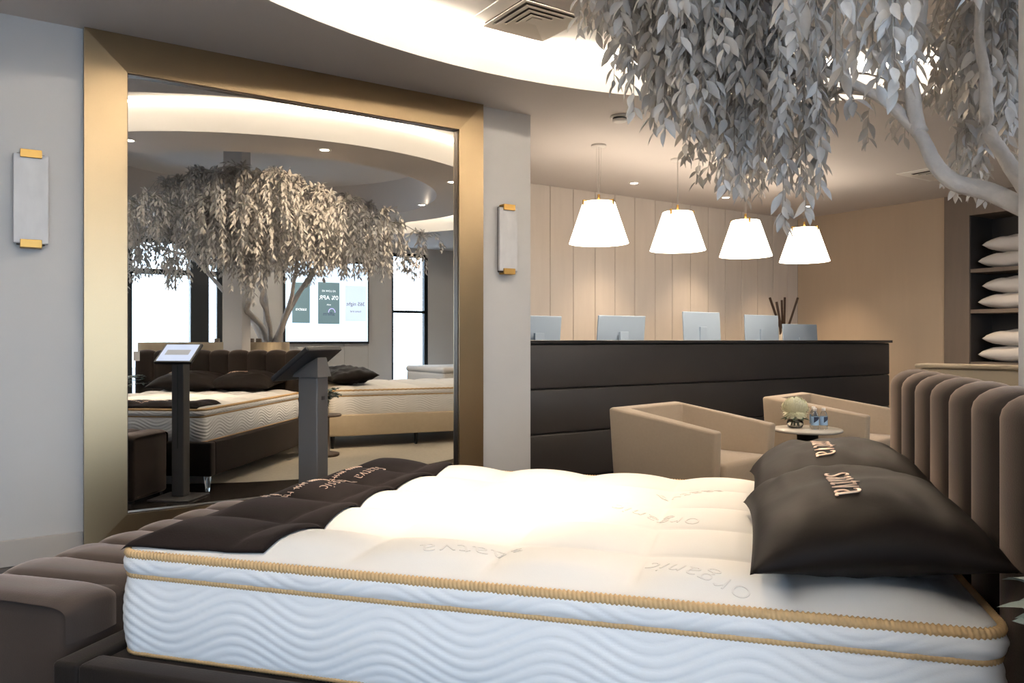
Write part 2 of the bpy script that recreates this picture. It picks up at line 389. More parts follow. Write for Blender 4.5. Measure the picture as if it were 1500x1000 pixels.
MB().lathe([(.066, 0), (.068, -.010), (.058, -.014)], 28).obj('base', 'whitepl', t, True)
MB().lathe([(.050, -.014), (.050, -.026)], 28).obj('vent_band', 'black', t, True)
MB().lathe([(.054, -.026), (.052, -.036), (.036, -.043), (.001, -.045)], 28).obj('cover', 'whitepl', t, True)

# ---------------------------------------------------------------- pendant lamps
def pendant(x, y, rz, label):
    t = thing('pendant_lamp', label, 'pendant lamp', (x, y, LOW), rz, 'pendant lamps over the reception counter')
    MB().lathe([(.062, 0), (.062, -.012), (.056, -.016), (.001, -.017)], 28).obj('canopy', 'whitepl', t, True)
    for dx in (-.034, .034, 0):
        z1 = -.40 if dx == 0 else -.45
        MB().tube([(dx, .0, -.016), (dx, 0, z1)] if dx == 0 else [(dx, 0, -.016), (dx*.9, 0, -.25), (dx*.2, 0, z1+.04)], .0022 if dx == 0 else .0012, 6).obj('cord', 'steel', t)
    MB().lathe([(.004, -.40), (.011, -.405), (.011, -.462), (.001, -.464)], 16).obj('stem', 'brass', t, True)
    m_ = MB()
    for k in range(3):
        a = 2*math.pi*k/3+.5; r = Matrix.Rotation(a, 4, 'Z')
        m_.box((0, -.005, -.466), (.140, .005, -.458), 0, 1, r)
    m_.obj('spider', 'brass', t)
    for k in range(3):
        a = 2*math.pi*k/3+.5; r = Matrix.Rotation(a, 4, 'Z')
        MB().box((.134, -.009, -.502), (.143, .009, -.455), .001, 1, r).obj('clip', 'brass', t)
    MB().lathe([(.126, -.468), (.132, -.474), (.240, -.796), (.243, -.803), (.238, -.803), (.128, -.480), (.122, -.474)], 40, cap=False).obj('shade', 'opal', t, True)
    MB().lathe([(.0012, -.4725), (.1215, -.4735)], 32, cap=False).obj('added_light_stop', 'opal', t, True)  # added disc over the open shade top, keeps bulb light off the ceiling
    MB().lathe([(.006, -.478), (.02, -.50), (.032, -.55), (.030, -.58), (.001, -.60)], 16).obj('bulb', 'lens', t, True)
    light('pendant_bulb', 'POINT', (x, y, LOW-.62), 42, WARMER, shadow_soft_size=.05)
    return t
for (x, r), lb in zip(((4.14, .3), (5.04, .9), (5.935, 1.5), (6.82, 2.3)), ('nearest to the mirror', 'second from the mirror', 'third from the mirror, cord behind leaves', 'nearest to the far corner')):
    pendant(x, 4.95, r, 'white cone pendant lamp over the counter, '+lb)

# ---------------------------------------------------------------- reception counter
rc = thing('reception_counter', 'long charcoal upholstered reception counter with a thin black top', 'counter', (3.205, 4.72, 0))
Lc = 4.71
MB().box((0, .04, 0), (Lc-.03, .56, .07)).obj('plinth', 'black', rc)
MB().box((0, .03, .07), (Lc-.005, .60, 1.078)).obj('body', 'leatherette', rc)
for z0, z1 in ((.075, .409), (.412, .742), (.745, 1.076)):
    MB().box((.002, -.02, z0), (Lc, .03, z1), .014, 3).obj('padded_panel', 'leatherette', rc, True)
MB().box((0, -.035, 1.080), (Lc+.03, .63, 1.106), .002, 1).obj('counter_top', 'dtop', rc)
dk = thing('work_desk', 'lower work desk behind the reception counter carrying the monitors', 'desk', (3.6, 5.36, 0))
MB().box((0, 0, .72), (4.5, .52, .75), .002, 1).obj('desk_top', 'wood', dk)
for x in (.02, 2.2, 4.42): MB().box((x, .03, 0), (x+.05, .49, .72)).obj('leg', 'wood', dk)
def monitor(x, y, w, ztop, rz, tilt, label):
    t = thing('computer_monitor', label, 'monitor', (x, y, .75), rz, 'monitors behind the counter')
    T_ = Matrix.Translation((0, 0, ztop-.75)) @ Matrix.Rotation(tilt, 4, 'X')
    MB().box((-w/2, -.008, -.37), (w/2, .008, 0), .006, 2, T_).obj('back_cover', 'alu', t)
    MB().box((-w/2+.01, .0085, -.36), (w/2-.01, .0095, -.01), 0, 1, T_).obj('screen', 'screen', t)
    MB().box((-.05, -.035, .02), (.05, -.010, ztop-.75-.15), .003).obj('stand', 'alu', t)
    MB().box((-.12, -.10, .001), (.12, .10, .020), .004).obj('foot', 'alu', t)
    return t
monitor(3.93, 5.52, .54, 1.318, 0.05, .10, 'grey monitor back standing next to the pillar end of the counter')
monitor(4.90, 5.52, .57, 1.335, -.02, .10, 'grey monitor back under the first pendant, second from the mirror wall')
monitor(5.95, 5.52, .58, 1.39, .08, -.06, 'tallest grey monitor back, middle of the counter')
monitor(6.87, 5.52, .58, 1.375, .05, -.04, 'grey monitor back touching the low end monitor')
monitor(7.52, 5.52, .62, 1.285, .02, -.06, 'low grey monitor back at the end, dark reeds rising behind it')
t = thing('reed_vase', 'bundle of dark brown reeds in a vase behind the end monitor', 'vase', (7.62, 5.80, .75))
MB().lathe([(.06, .001), (.07, .02), (.07, .40), (.045, .47), (.05, .49), (.040, .49), (.035, .46), (.06, .38), (.001, .05)], 24, cap=False).obj('vase', 'stone', t, True)
for dx, dy, h in ((-.23, .02, .84), (.01, .0, .85), (.02, .05, .82), (.22, -.02, .85), (-.06, .06, .80)):
    MB().tube([(dx*.06, dy*.2, .06), (dx*.25, dy*.5, .50), (dx, dy, h)], .014, 6).obj('reed', 'reed', t)

# ---------------------------------------------------------------- armchairs and side table
def armchair(x, y, rz, label):
    t = thing('armchair', label, 'armchair', (x, y, 0), rz, 'oatmeal armchairs by the counter')
    w, d, th = .376, .38, .09
    out = [(-w, -d), (-w, d), (w, d), (w, -d)]; inn = [(-w+th, -d), (-w+th, d-th-.02), (w-th, d-th-.02), (w-th, -d)]
    zt = [.582, .68, .68, .582]; m_ = MB(); v = []; zb = .10
    def tp(q, z): k = .93+.07*(z-zb)/.6; return (q[0]*k, q[1]*k, z)
    for i in range(4): v += [tp(out[i], zb), tp(out[i], zt[i]), tp(inn[i], zt[i]), tp(inn[i], zb)]
    f = []
    for i in range(3):
        a, b2 = 4*i, 4*i+4
        for k in range(4): f.append((a+k, a+(k+1) % 4, b2+(k+1) % 4, b2+k))
    f += [(0, 3, 2, 1), (12, 13, 14, 15)]
    bm_ = m_.bm; m_.poly(v, f); bmesh.ops.recalc_face_normals(bm_, faces=bm_.faces)
    bmesh.ops.bevel(bm_, geom=list(bm_.edges), offset=.014, segments=3, profile=.5, affect='EDGES')
    m_.obj('shell', 'boucle', t, True)
    MB().box((-w+th-.012, -d+.015, .10), (w-th+.012, d-th, .22), .01).obj('seat_base', 'boucle', t)
    def cush(u, vv):
        return None
    MB().box((-w+th+.004, -d-.012, .222), (w-th-.004, d-th-.030, .395), .030, 4).obj('seat_cushion', 'boucle', t, True)
    for sx in (-1, 1):
        for sy in (-1, 1):
            MB().lathe([(.013, .0), (.020, .10)], 10, Matrix.Translation((sx*(w-.07), sy*(d-.07), 0))).obj('leg', 'wood', t)
    return t
def rot_for(dx, dy): return math.atan2(dx, -dy)   # local -Y faces (dx, dy)
armchair(3.707, 3.510, rot_for(.19, -.98), 'oatmeal tub armchair in front of the counter, nearest to the mirror')
armchair(5.309, 3.617, rot_for(.25, -.968), 'oatmeal tub armchair behind the flower table, nearest to the headboard')
t = thing('side_table', 'small round stone topped table between the two armchairs', 'side table', (4.676, 3.369, 0))
MB().lathe([(.11, 0), (.115, .006), (.115, .014), (.075, .018), (.070, .030), (.070, .477), (.001, .478)], 32).obj('pedestal', 'pewter', t, True)
MB().lathe([(.001, .479), (.216, .479), (.228, .487), (.228, .495), (.222, .502), (.001, .502)], 48).obj('table_top', 'stone', t, True)
t = thing('flower_vase', 'ivory chrysanthemum bloom in a low glass vase on the side table', 'flower', (4.629, 3.434, .5025))
MB().lathe([(.036, 0), (.050, .008), (.056, .030), (.050, .055), (.047, .055), (.052, .030), (.045, .012), (.001, .008)], 28, cap=False).obj('vase', 'glass', t, True)
m_ = MB()
for k in range(7):
    a = 2*math.pi*k/7; m_.tube([(.03*math.cos(a), .03*math.sin(a), .012), (.012*math.cos(a+2), .012*math.sin(a+2), .07), (.0, .0, .11)], .0035, 5)
m_.obj('stem', 'green', t)
pet = MB(); rnd = random.Random(3)
NP = 230
for k in range(NP):
    zc = 1-1.55*(k+.5)/NP; ph = k*2.39996
    dirv = Vector((math.sqrt(max(0, 1-zc*zc))*math.cos(ph), math.sqrt(max(0, 1-zc*zc))*math.sin(ph), zc))
    c = Vector((0, 0, .125)); R_ = .088*(1+.08*rnd.uniform(-1, 1)); L_ = .045+.018*(1-zc); 
    side = dirv.cross(Vector((0, 0, 1))); side = side.normalized() if side.length > .01 else Vector((1, 0, 0))
    up = side.cross(dirv).normalized(); wv = side*.013
    base = c+dirv*(R_-.045); mid = c+dirv*(R_-.010)-up*.008; tip = c+dirv*R_+up*(.018*(1 if zc > -.1 else -.6))+side*rnd.uniform(-.008, .008)
    pet.poly([base-wv*.4, base+wv*.4, mid+wv, mid-wv, tip+wv*.45, tip-wv*.45, mid-dirv*.006, tip-dirv*.003], [(0, 1, 6), (1, 2, 6), (0, 6, 3), (2, 4, 7, 6), (3, 6, 7, 5)])
pet.obj('petals', 'petal', t, True, 'stuff')
MB().lathe([(.001, .05), (.05, .07), (.068, .12), (.05, .165), (.001, .18)], 20).obj('flower_core', 'petal', t, True)
m_ = MB()
for k in range(9):
    a = 2*math.pi*k/9+.2; c, s_ = math.cos(a), math.sin(a)
    m_.poly([(.02*c, .02*s_, .075), (.06*c-.018*s_, .06*s_+.018*c, .078), (.10*c, .10*s_, .055), (.06*c+.018*s_, .06*s_-.018*c, .078)], [(0, 1, 2, 3)])
m_.obj('leaves', 'green', t, False, 'stuff')
def bottle(x, y, rz, label):
    t = thing('water_bottle', label, 'bottle', (x, y, .5025), rz, 'water bottles on the side table')
    MB().lathe([(.022, 0), (.025, .004), (.0255, .03), (.0255, .088), (.018, .112), (.0105, .122), (.0105, .132), (.001, .133)], 24).obj('bottle', 'water', t, True)
    MB().lathe([(.0258, .028), (.0262, .029), (.0262, .085), (.0258, .086)], 28, cap=False).obj('label', 'label', t, True)
    m_ = MB(); n_ = 14; a0 = math.radians(200)
    for i in range(n_):
        u0, u1 = i/n_, (i+1)/n_; a1, a2 = a0+u0*1.9, a0+u1*1.9; r = .0265
        z1, z2 = .084-.045*u0, .084-.045*u1
        m_.poly([(r*math.cos(a1), r*math.sin(a1), .085), (r*math.cos(a2), r*math.sin(a2), .085), (r*math.cos(a2), r*math.sin(a2), .045+.035*u1), (r*math.cos(a1), r*math.sin(a1), .045+.035*u0)], [(0, 1, 2, 3)])
    m_.obj('label_band', 'labeld', t, True)
    MB().lathe([(.0125, .125), (.0128, .143), (.011, .145), (.001, .145)], 20).obj('cap', 'whitepl', t, True)
    return t
bottle(4.662, 3.301, 0, 'small water bottle with blue label on the side table, next to the flower')
bottle(4.720, 3.274, .3, 'small water bottle with blue label on the side table, farthest from the flower')
bottle(4.756, 3.379, -.2, 'small water bottle behind the other two on the side table')

# ---------------------------------------------------------------- pillow cabinet
cb = thing('display_cabinet', 'brown oak open cabinet with shelves of white pillows', 'cabinet', (X1, 4.62, 0))
DP, WC = .50, 1.55   # depth into +X, width towards -Y
MB().box((-.02, -.27, 0), (DP, 0, LOW-.002)).obj('side_stile', 'cab', cb)
MB().box((-.02, -WC-.27, 0), (DP, -WC, LOW-.002)).obj('side_stile', 'cab', cb)
MB().box((-.02, -WC, 2.46), (DP, -.27, LOW-.002)).obj('header', 'cab', cb)
MB().box((DP-.03, -WC, .10), (DP, -.27, 2.46)).obj('back_panel', 'cabin', cb)
MB().box((.0, -.275, .10), (DP-.03, -.2705, 2.46)).obj('lining', 'cabin', cb)
MB().box((-.01, -WC, 0), (DP, -.27, .10)).obj('plinth', 'cab', cb)
SH = [.83, 1.436-.04, 1.876-.04]
for z in SH: MB().box((-.012, -WC, z), (DP-.03, -.276, z+.042), .002, 1).obj('shelf', 'cab', cb)
def pillow_mesh(a, b2, T, seed, nu=30, nv=22, pinch=.05, wr=.006, ex=.55, droop=0.):
    """rounded cushion lying flat, centred at the origin; a along x, b along y, T thick; seam at mid height"""
    def P(u, v, sgn):
        x = (2*u-1); y = (2*v-1)
        px = x*a/2*(1-pinch*(1-y*y)**1*abs(x)**2); py = y*b2/2*(1-pinch*(1-x*x)*abs(y)**2)
        h = (max(0, 1-abs(x)**2.4)*max(0, 1-abs(y)**2.4))**ex
        w_ = noise.noise(Vector((px*9+seed, py*9, sgn*2)))*wr*2 + noise.noise(Vector((px*22, py*5+seed, sgn)))*wr
        e_ = min(1, 6*min(1-abs(x), 1-abs(y)))
        return Vector((px, py, sgn*T/2*h*(.92 if sgn > 0 else .75)+w_*e_*(.3+h)-droop*(x*y)**2))
    mb = MB()
    mb.grid(lambda u, v: P(u, v, 1), nu, nv); mb.grid(lambda u, v: P(u, v, -1), nu, nv)
    bmesh.ops.remove_doubles(mb.bm, verts=mb.bm.verts, dist=.0004)
    return mb.mesh('pillow', True), P
pm, _ = pillow_mesh(.42, .66, .205, 1.3, ex=.40, pinch=.04)
k = 0
plab = ['top pillow of the pair on the upper cabinet shelf', 'bottom pillow of the pair on the upper cabinet shelf', 'top pillow of the pair on the middle cabinet shelf', 'bottom pillow of the pair on the middle cabinet shelf', 'top pillow of the pair on the bottom cabinet shelf', 'bottom pillow of the pair on the bottom cabinet shelf']
for z in (SH[2]+.042, SH[1]+.042, SH[0]+.042):
    for j, dy in ((1, 0.03), (0, -.01)):
        o = link('white_pillow', pm, 'pillow' if k == 0 else None)
        o.location = (X1+.23, 4.62-.27-.40-dy, z+.080+j*.172); o.rotation_euler = (0, 0, .03*(-1)**k)
        tag(o, 'white '+plab[k], 'pillow', 'white pillows in the cabinet'); k += 1

# ---------------------------------------------------------------- mattress
ZB, ZL, ZT = .347, .540, .590     # bottom, lower cord, upper cord
LM, WM, RC = 1.90, 1.35, .055
def rrect(L, W, r, step):
    pts = []
    def seg(p, q):
        n = max(1, int((Vector(q)-Vector(p)).length/step)); 
        d = (Vector(q)-Vector(p)).normalized()
        for i in range(n): pts.append((Vector(p).lerp(Vector(q), i/n), Vector((d.y, -d.x))))
    def arc(c, a0):
        n = max(3, int(r*math.pi/2/step))
        for i in range(n):
            a = a0+math.pi/2*i/n; pts.append((Vector((c[0]+r*math.cos(a), c[1]+r*math.sin(a))), Vector((math.cos(a), math.sin(a)))))
    seg((r, 0), (L-r, 0)); arc((L-r, r), -math.pi/2); seg((L, r), (L, W-r)); arc((L-r, W-r), 0)
    seg((L-r, W), (r, W)); arc((r, W-r), math.pi/2); seg((0, W-r), (0, r)); arc((r, r), math.pi)
    return pts
def crown(x, y):
    e = min(x, LM-x, y, WM-y)
    e2 = max(0., e)
    px, py = .316, .270
    f = (abs(math.sin(math.pi*(x+.03)/px))*abs(math.sin(math.pi*y/py)))**.55
    k = smoothstep(0, .09, e2)
    return ZT+.004+.020*(1-math.exp(-e2/.035))+.030*f*k-.010*k
def tri(u): # softened triangle wave
    s_ = math.sin(u); return math.asin(.60*s_)/.6435
def quilt_mesh(step, dz, amp, L=LM, W=WM, zb=ZB, zl=ZL, zt=ZT):
    per = rrect(L, W, RC, step); n = len(per); s = [0.]
    for i in range(n): s.append(s[-1]+(per[(i+1) % n][0]-per[i][0]).length)
    lam = s[-1]/round(s[-1]/.38)
    rows = []
    nb = int((zl-zb)/dz); nt_ = int((zt-zl)/dz)
    rows = [(zb+(zl-zb)*i/nb, 0, i/nb) for i in range(nb+1)]+[(zl+(zt-zl)*i/nt_, 1, i/nt_) for i in range(1, nt_+1)]
    mb = MB(); g = []
    for z, zone, f in rows:
        ring = []
        bul = (.016*math.sin(math.pi*f)**.6 if 0 < f < 1 else 0)
        edge = min(1, 5*min(f, 1-f)) if True else 1
        for i in range(n):
            ph = (z-zb+.032*tri(2*math.pi*s[i]/lam))/.0245
            q = abs(math.sin(math.pi*ph))
            q = q**.55
            p, nn = per[i]
            d = bul-amp*(1-q)*edge
            ring.append(mb.bm.verts.new((p.x+nn.x*d, p.y+nn.y*d, z)))
        g.append(ring)
    for a, b2 in zip(g, g[1:]):
        for i in range(n): mb.bm.faces.new((a[i], a[(i+1) % n], b2[(i+1) % n], b2[i]))
    mb.bm.faces.new(g[0][::-1])
    return mb, per
def cord_mesh(per, z, off, r, step, twist=True, pitch=.0095, n=7, flat=1.25):
    pts = [(Vector((p.x+nn.x*off, p.y+nn.y*off, z)), nn) for p, nn in per]
    # resample
    P = [q[0] for q in pts]; N = [q[1] for q in pts]; m_ = len(P); mb = MB(); rings = []; acc = 0.; res = []
    for i in range(m_):
        a, b2 = P[i], P[(i+1) % m_]; d = (b2-a).length; k = max(1, round(d/step))
        for j in range(k): res.append((a.lerp(b2, j/k), N[i], acc+d*j/k))
        acc += d
    for p, nn, s_ in res:
        ring = []
        for j in range(n):
            an = 2*math.pi*j/n
            rr = r*(1+.16*math.cos(2*math.pi*s_/pitch+an))
            ring.append(mb.bm.verts.new((p.x+nn.x*rr*math.cos(an), p.y+nn.y*rr*math.cos(an), p.z+flat*rr*math.sin(an))))
        rings.append(ring)
    L_ = len(rings)
    for i in range(L_):
        a, b2 = rings[i], rings[(i+1) % L_]
        for j in range(n): mb.bm.faces.new((a[j], b2[j], b2[(j+1) % n], a[(j+1) % n]))
    return mb
mt = thing('mattress', 'white pillow top mattress with gold corded edges and wavy quilted sides', 'mattress', (BED.x, BED.y, 0), BA)
qm, per = quilt_mesh(.006, .0042, .0042)
qm.obj('quilted_border', 'sideq', mt, True)
def top_rows(L, W, nu, nv):
    def fn(u, v):
        # denser near the edges
        y = W*(.5-.5*math.cos(math.pi*v))*.35+W*v*.65
        d = min(y, W-y); ins = RC-math.sqrt(max(0, RC*RC-(RC-d)**2)) if d < RC else 0
        x = ins+(L-2*ins)*((.5-.5*math.cos(math.pi*u))*.3+u*.7)
        return x, y
    return fn
tf = top_rows(LM, WM, 1, 1)
def topv(u, v):
    x, y = tf(u, v); 
    if u in (0., 1.) or v in (0., 1.): return Vector((x, y, ZT))
    return Vector((x, y, crown(x, y)))
MB().grid(topv, 190, 140).obj('quilted_top', 'tick', mt, True)
cord_mesh(per, ZT, .004, .0085, .0018).obj('upper_cord', 'cord', mt, True)
cord_mesh(per, ZL, .002, .0060, .0018, pitch=.0085, flat=1.35).obj('lower_cord', 'cord', mt, True)
cord_mesh(per, ZB+.006, .002, .0050, .003, pitch=.0085).obj('bottom_cord', 'cord', mt, True)
def print_text(txt, size, x, y, ang, name='woven_text', m='print', h=.0012, shear=0., parent=mt, fn=crown):
    me = text_mesh(txt, size, .0004, 1.05, shear, 4, True)
    ca, sa = math.cos(ang), math.sin(ang)
    for v in me.vertices:
        lx, ly = x+v.co.x*ca-v.co.y*sa, y+v.co.x*sa+v.co.y*ca
        v.co = Vector((lx, ly, fn(lx, ly)+h+v.co.z))
    return link(name, me, m, parent)
print_text('saatva', .095, .86, .14, math.radians(203))
print_text('organic', .080, 1.36, .09, math.radians(150))
print_text('organic', .052, .335, .062, math.radians(215))
print_text('organic', .085, 1.22, .62, math.radians(160))
print_text('saatva', .085, 1.30, .95, math.radians(205))

# ---------------------------------------------------------------- bed frame and headboard
bd = thing('upholstered_bed', 'espresso upholstered platform bed with a mink channel tufted headboard', 'bed', (BED.x, BED.y, 0), BA)
MB().box((-.085, -.118, .115), (-.012, 1.468, .362), .012, 3).obj('foot_rail', 'frame', bd, True)
MB().box((-.012, -.118, .115), (1.925, -.045, .362), .012, 3).obj('side_rail', 'frame', bd, True)
MB().box((-.012, 1.395, .115), (1.925, 1.468, .362), .012, 3).obj('side_rail', 'frame', bd, True)
MB().box((-.012, -.045, .28), (1.925, 1.395, .343)).obj('platform', 'frame', bd)
for x, y in ((-.04, -.07), (-.04, 1.42), (1.80, -.07), (1.80, 1.42)):
    MB().lathe([(.014, 0), (.026, .115)], 12, Matrix.Translation((x, y, 0))).obj('leg', 'acrylic', bd)
hb0, hb1, HZ = -.39, 1.38, 1.012
nch = 9; cw = (hb1-hb0)/nch
MB().box((1.975, hb0-.004, .10), (2.070, hb1+.004, HZ-.03), .02, 3).obj('headboard_back', 'hbvelvet', bd, True)
for k in range(nch):
    y0 = hb0+k*cw
    m_ = MB()
    def ch(u, v, y0=y0):
        # u across the channel, v along: up the face, over the top, down the back
        a = 2*u-1; bul = math.sqrt(max(0, 1-a*a*.985))
        y = y0+cw*(.5+.5*a*.985)
        zc, xc, r = HZ-.055, 1.985, .055
        pr = .030*bul
        s_ = v*1.0
        if v < .72:
            return Vector((xc-.030-pr, y, .12+(zc-.12)*v/.72))
        if v < .94:
            t_ = (v-.72)/.22*math.pi
            rr = .030+pr
            return Vector((xc+.015-math.cos(t_)*(.045+pr), y, zc+math.sin(t_)*(.024+pr*1.05)))
        return Vector((xc+.060+pr, y, zc-(v-.94)/.06*.30))
    m_.grid(ch, 11, 44); m_.obj('channel', 'hbvelvet', bd, True)

tg = thing('hang_tag', 'small white hang tag on the headboard, seen in the mirror', 'tag', bl(1.905, -.345, .90), BA)
MB().box((-.0015, -.034, 0), (.0015, .034, .095), .0005, 1).obj('card', 'whitepl', tg)
MB().tube([(0, 0, .09), (.004, .004, .125), (.03, 0, .155)], .0012, 5).obj('string', 'black', tg)

# ---------------------------------------------------------------- runner on the mattress
rn = thing('bed_runner', 'dark brown plush runner with copper lettering across the foot of the mattress', 'bed runner', (BED.x, BED.y, 0), BA)
def runz(x, y):
    z = crown(max(.02, x), min(max(y, .0), WM))
    return z+.004+.003*noise.noise(Vector((x*9, y*7, 0)))
def rfun(top):
    def fn(u, v):
        y = .028+1.290*v; x = -.006+u*(.371+.022*math.sin(v*9)+.018*(1-v)); y += .018*(1-u)*(1-v)*0-.020*(1-v)*(1-u)
        z = runz(x, y)
        e_ = min(u, 1-u, v, 1-v)
        if x < .012: z -= (.012-x)*.5
        return Vector((x, y, z+(.011*min(1, e_*25)**.5 if top else 0)))
    return fn
m_ = MB(); m_.grid(rfun(True), 40, 150); m_.grid(rfun(False), 40, 150); bmesh.ops.remove_doubles(m_.bm, verts=m_.bm.verts, dist=.0003)
m_.obj('cloth', 'throw', rn, True)
print_text('Saatva Classic', .070, .205, .82, -math.pi/2, 'embroidery', 'thread', .0185, .28, rn, runz)
m_ = MB(); r_ = random.Random(2); y = 1.02
while y > .42:     # second line: small stitched script
    w_ = r_.uniform(.008, .016); x = .118
    m_.tube([(x+.006*r_.uniform(-1, 1), yy, runz(x, yy)+.0165) for yy in (y, y-w_*.5, y-w_)] , .0013, 5)
    m_.tube([(x-.010, y-w_*.3, runz(x, y)+.0165), (x+.012, y-w_*.4, runz(x, y)+.0165)], .0010, 5)
    y -= w_+(.004 if r_.random() > .15 else .02)
m_.obj('embroidered_line', 'thread', rn, True)

# ---------------------------------------------------------------- dark pillows on the bed
def bed_pillow(x, y, z, a, b2, T, seed, rz, ry, rx, txty, label):
    me, P = pillow_mesh(a, b2, T, seed, 56, 60, .07, .005, droop=.028)
    t = thing('bed_pillow', label, 'pillow', bl(x, y, z), BA+rz, 'dark satin pillows on the bed')
    t.rotation_mode = 'XYZ'; t.rotation_euler = (rx, ry, BA+rz)
    link('pillowcase', me, 'satin', t)
    tm = text_mesh('saatva', .118, .0010, 1.12, 0, 4, True)
    for v in tm.vertices:
        # reads from the far side to the near side, letter tops to the headboard
        lx, ly = v.co.y-.015, txty-v.co.x*.60
        p = P(lx/a+.5, ly/b2+.5, 1); v.co = Vector((lx, ly, p.z+.0025+v.co.z))
    link('embroidered_word', tm, 'thread', t)
    # closing flap on the near end
    return t
bed_pillow(1.688, .355, .706, .460, .70, .225, 2.1, .02, -.08, .0, -.105, 'dark chocolate satin pillow, nearer of the two on the mattress')
bed_pillow(1.705, .915, .712, .47, .62, .215, 7.7, .0, -.10, .0, -.085, 'dark chocolate satin pillow, farther of the two, behind the nearer one')

# ---------------------------------------------------------------- bench at the foot of the bed
bn = thing('bench', 'long taupe velvet bench with a channel tufted top at the foot of the bed', 'bench', bl(0, 0), BA)
bx0, bx1, by0, by1, bz = -.57, -.125, -.03, 1.17, .475
MB().box((bx0+.008, by0+.006, .02), (bx1-.006, by1-.006, bz-.022), .03, 4).obj('body', 'velvet', bn, True)
nb = 7; bw = (by1-by0)/nb
for k in range(nb):
    y0 = by0+k*bw
    def tu(u, v, y0=y0):
        a = 2*v-1; bul = math.sqrt(max(0, 1-a*a*.985)); y = y0+bw*(.5+.5*a*.985)
        xa = bx0+(bx1-bx0)*.5; hx = (bx1-bx0)/2; r = .045; pr = .022*bul
        # u: up the left side, over, down the right side
        if u < .2: return Vector((xa-hx+.012-pr*.6, y, .36+(bz-.36-r-.02)*u/.2))
        if u > .8: return Vector((xa+hx-.012+pr*.6, y, .36+(bz-.36-r-.02)*(1-u)/.2))
        t_ = (u-.2)/.6*math.pi; c_ = -math.cos(t_); s_ = math.sin(t_)
        ex = math.copysign(abs(c_)**.35, c_); ez = abs(s_)**.45
        return Vector((xa+ex*(hx-.012+pr*.6), y, bz-r-.02+ez*(r-.006+pr)+.005*noise.noise(Vector((ex*3, y*9, 1)))))
    MB().grid(tu, 44, 11).obj('tuft', 'velvet', bn, True)
for x in (bx0+.05, bx1-.05):
    for y in (by0+.05, by1-.05): MB().box((x-.02, y-.02, 0), (x+.02, y+.02, .02)).obj('foot', 'black', bn)

# ---------------------------------------------------------------- tablet kiosk between the bed and the mirror
ks = thing('tablet_kiosk', 'grey kiosk post with a tilted tablet, standing between bed and mirror', 'kiosk', bl(-.265, 1.335), BA)
MB().box((-.17, -.15, 0), (.13, .15, .012), .003).obj('base_plate', 'kiosk', ks)
MB().box((-.040, -.044, .012), (.050, .044, .955), .006, 2).obj('post', 'kiosk', ks)
MB().box((-.042, .0, .35), (-.0402, .004, .93)).obj('groove', 'black', ks)
MB().box((.0502, -.012, .86), (.0512, .012, .875)).obj('lock', 'black', ks)
m_ = MB(); m_.poly([(-.060, -.055, .955), (.058, -.055, .955), (.058, .055, .955), (-.060, .055, .955), (-.055, -.035, .985), (.045, -.035, 1.035), (.045, .035, 1.035), (-.055, .035, .985)], [(0, 1, 2, 3), (4, 7, 6, 5), (0, 4, 5, 1), (1, 5, 6, 2), (2, 6, 7, 3), (3, 7, 4, 0)])
m_.obj('bracket', 'kiosk', ks)
TT = Matrix.Translation((-.022, 0, 1.010)) @ Matrix.Rotation(-math.radians(38), 4, 'Y')
tb = MB().box((-.105, -.138, -.010), (.105, .138, .012), .006, 2, TT).obj('tablet', 'black', ks, False)
MB().box((-.090, -.123, .0122), (.090, .123, .0132), 0, 1, TT).obj('screen', 'tab', tb)
MB().box((-.025, -.090, .0133), (.030, .085, .0138), 0, 1, TT).obj('screen_picture', 'tab2', tb)

# ---------------------------------------------------------------- planter and white tree
pl = thing('planter', 'tall cream planter behind the headboard holding the white tree', 'planter', bl(0, 0), BA)
def prism(pts, z0, z1, bev):
    mb = MB(); n_ = len(pts)
    mb.poly([(x, y, z0) for x, y in pts]+[(x, y, z1) for x, y in pts], [tuple(range(n_))[::-1], tuple(range(n_, 2*n_))]+[(i, (i+1) % n_, n_+(i+1) % n_, n_+i) for i in range(n_)])
    return mb
def rr(x0, y0, x1, y1, r, k=6):
    o = []
    for cx_, cy_, a0 in ((x1-r, y0+r, -90), (x1-r, y1-r, 0), (x0+r, y1-r, 90), (x0+r, y0+r, 180)):
        for i in range(k+1):
            a = math.radians(a0+90*i/k); o.append((cx_+r*math.cos(a), cy_+r*math.sin(a)))
    return o
po, pi_ = rr(2.33, -.66, 2.98, .86, .14), rr(2.37, -.62, 2.94, .82, .10); n_ = len(po); m_ = MB()
m_.poly([(x, y, 0) for x, y in po]+[(x, y, 1.085) for x, y in po]+[(x, y, 1.085) for x, y in pi_]+[(x, y, .98) for x, y in pi_],
        [(i, (i+1) % n_, n_+(i+1) % n_, n_+i) for i in range(n_)]+[(n_+i, n_+(i+1) % n_, 2*n_+(i+1) % n_, 2*n_+i) for i in range(n_)]+[(2*n_+i, 2*n_+(i+1) % n_, 3*n_+(i+1) % n_, 3*n_+i) for i in range(n_)]+[tuple(range(n_))[::-1]])
m_.obj('tub', 'cream', pl)
m_ = MB(); m_.poly([(x, y, 1.0) for x, y in pi_], [tuple(range(n_))]); m_.obj('soil', 'soil', pl)
for k, y in enumerate((.22, .34, .46, .60, .68)):
    MB().box((2.40, y, 1.0), (2.43, y+.05, 1.125), .003).obj('wood_peg', 'cab', pl)

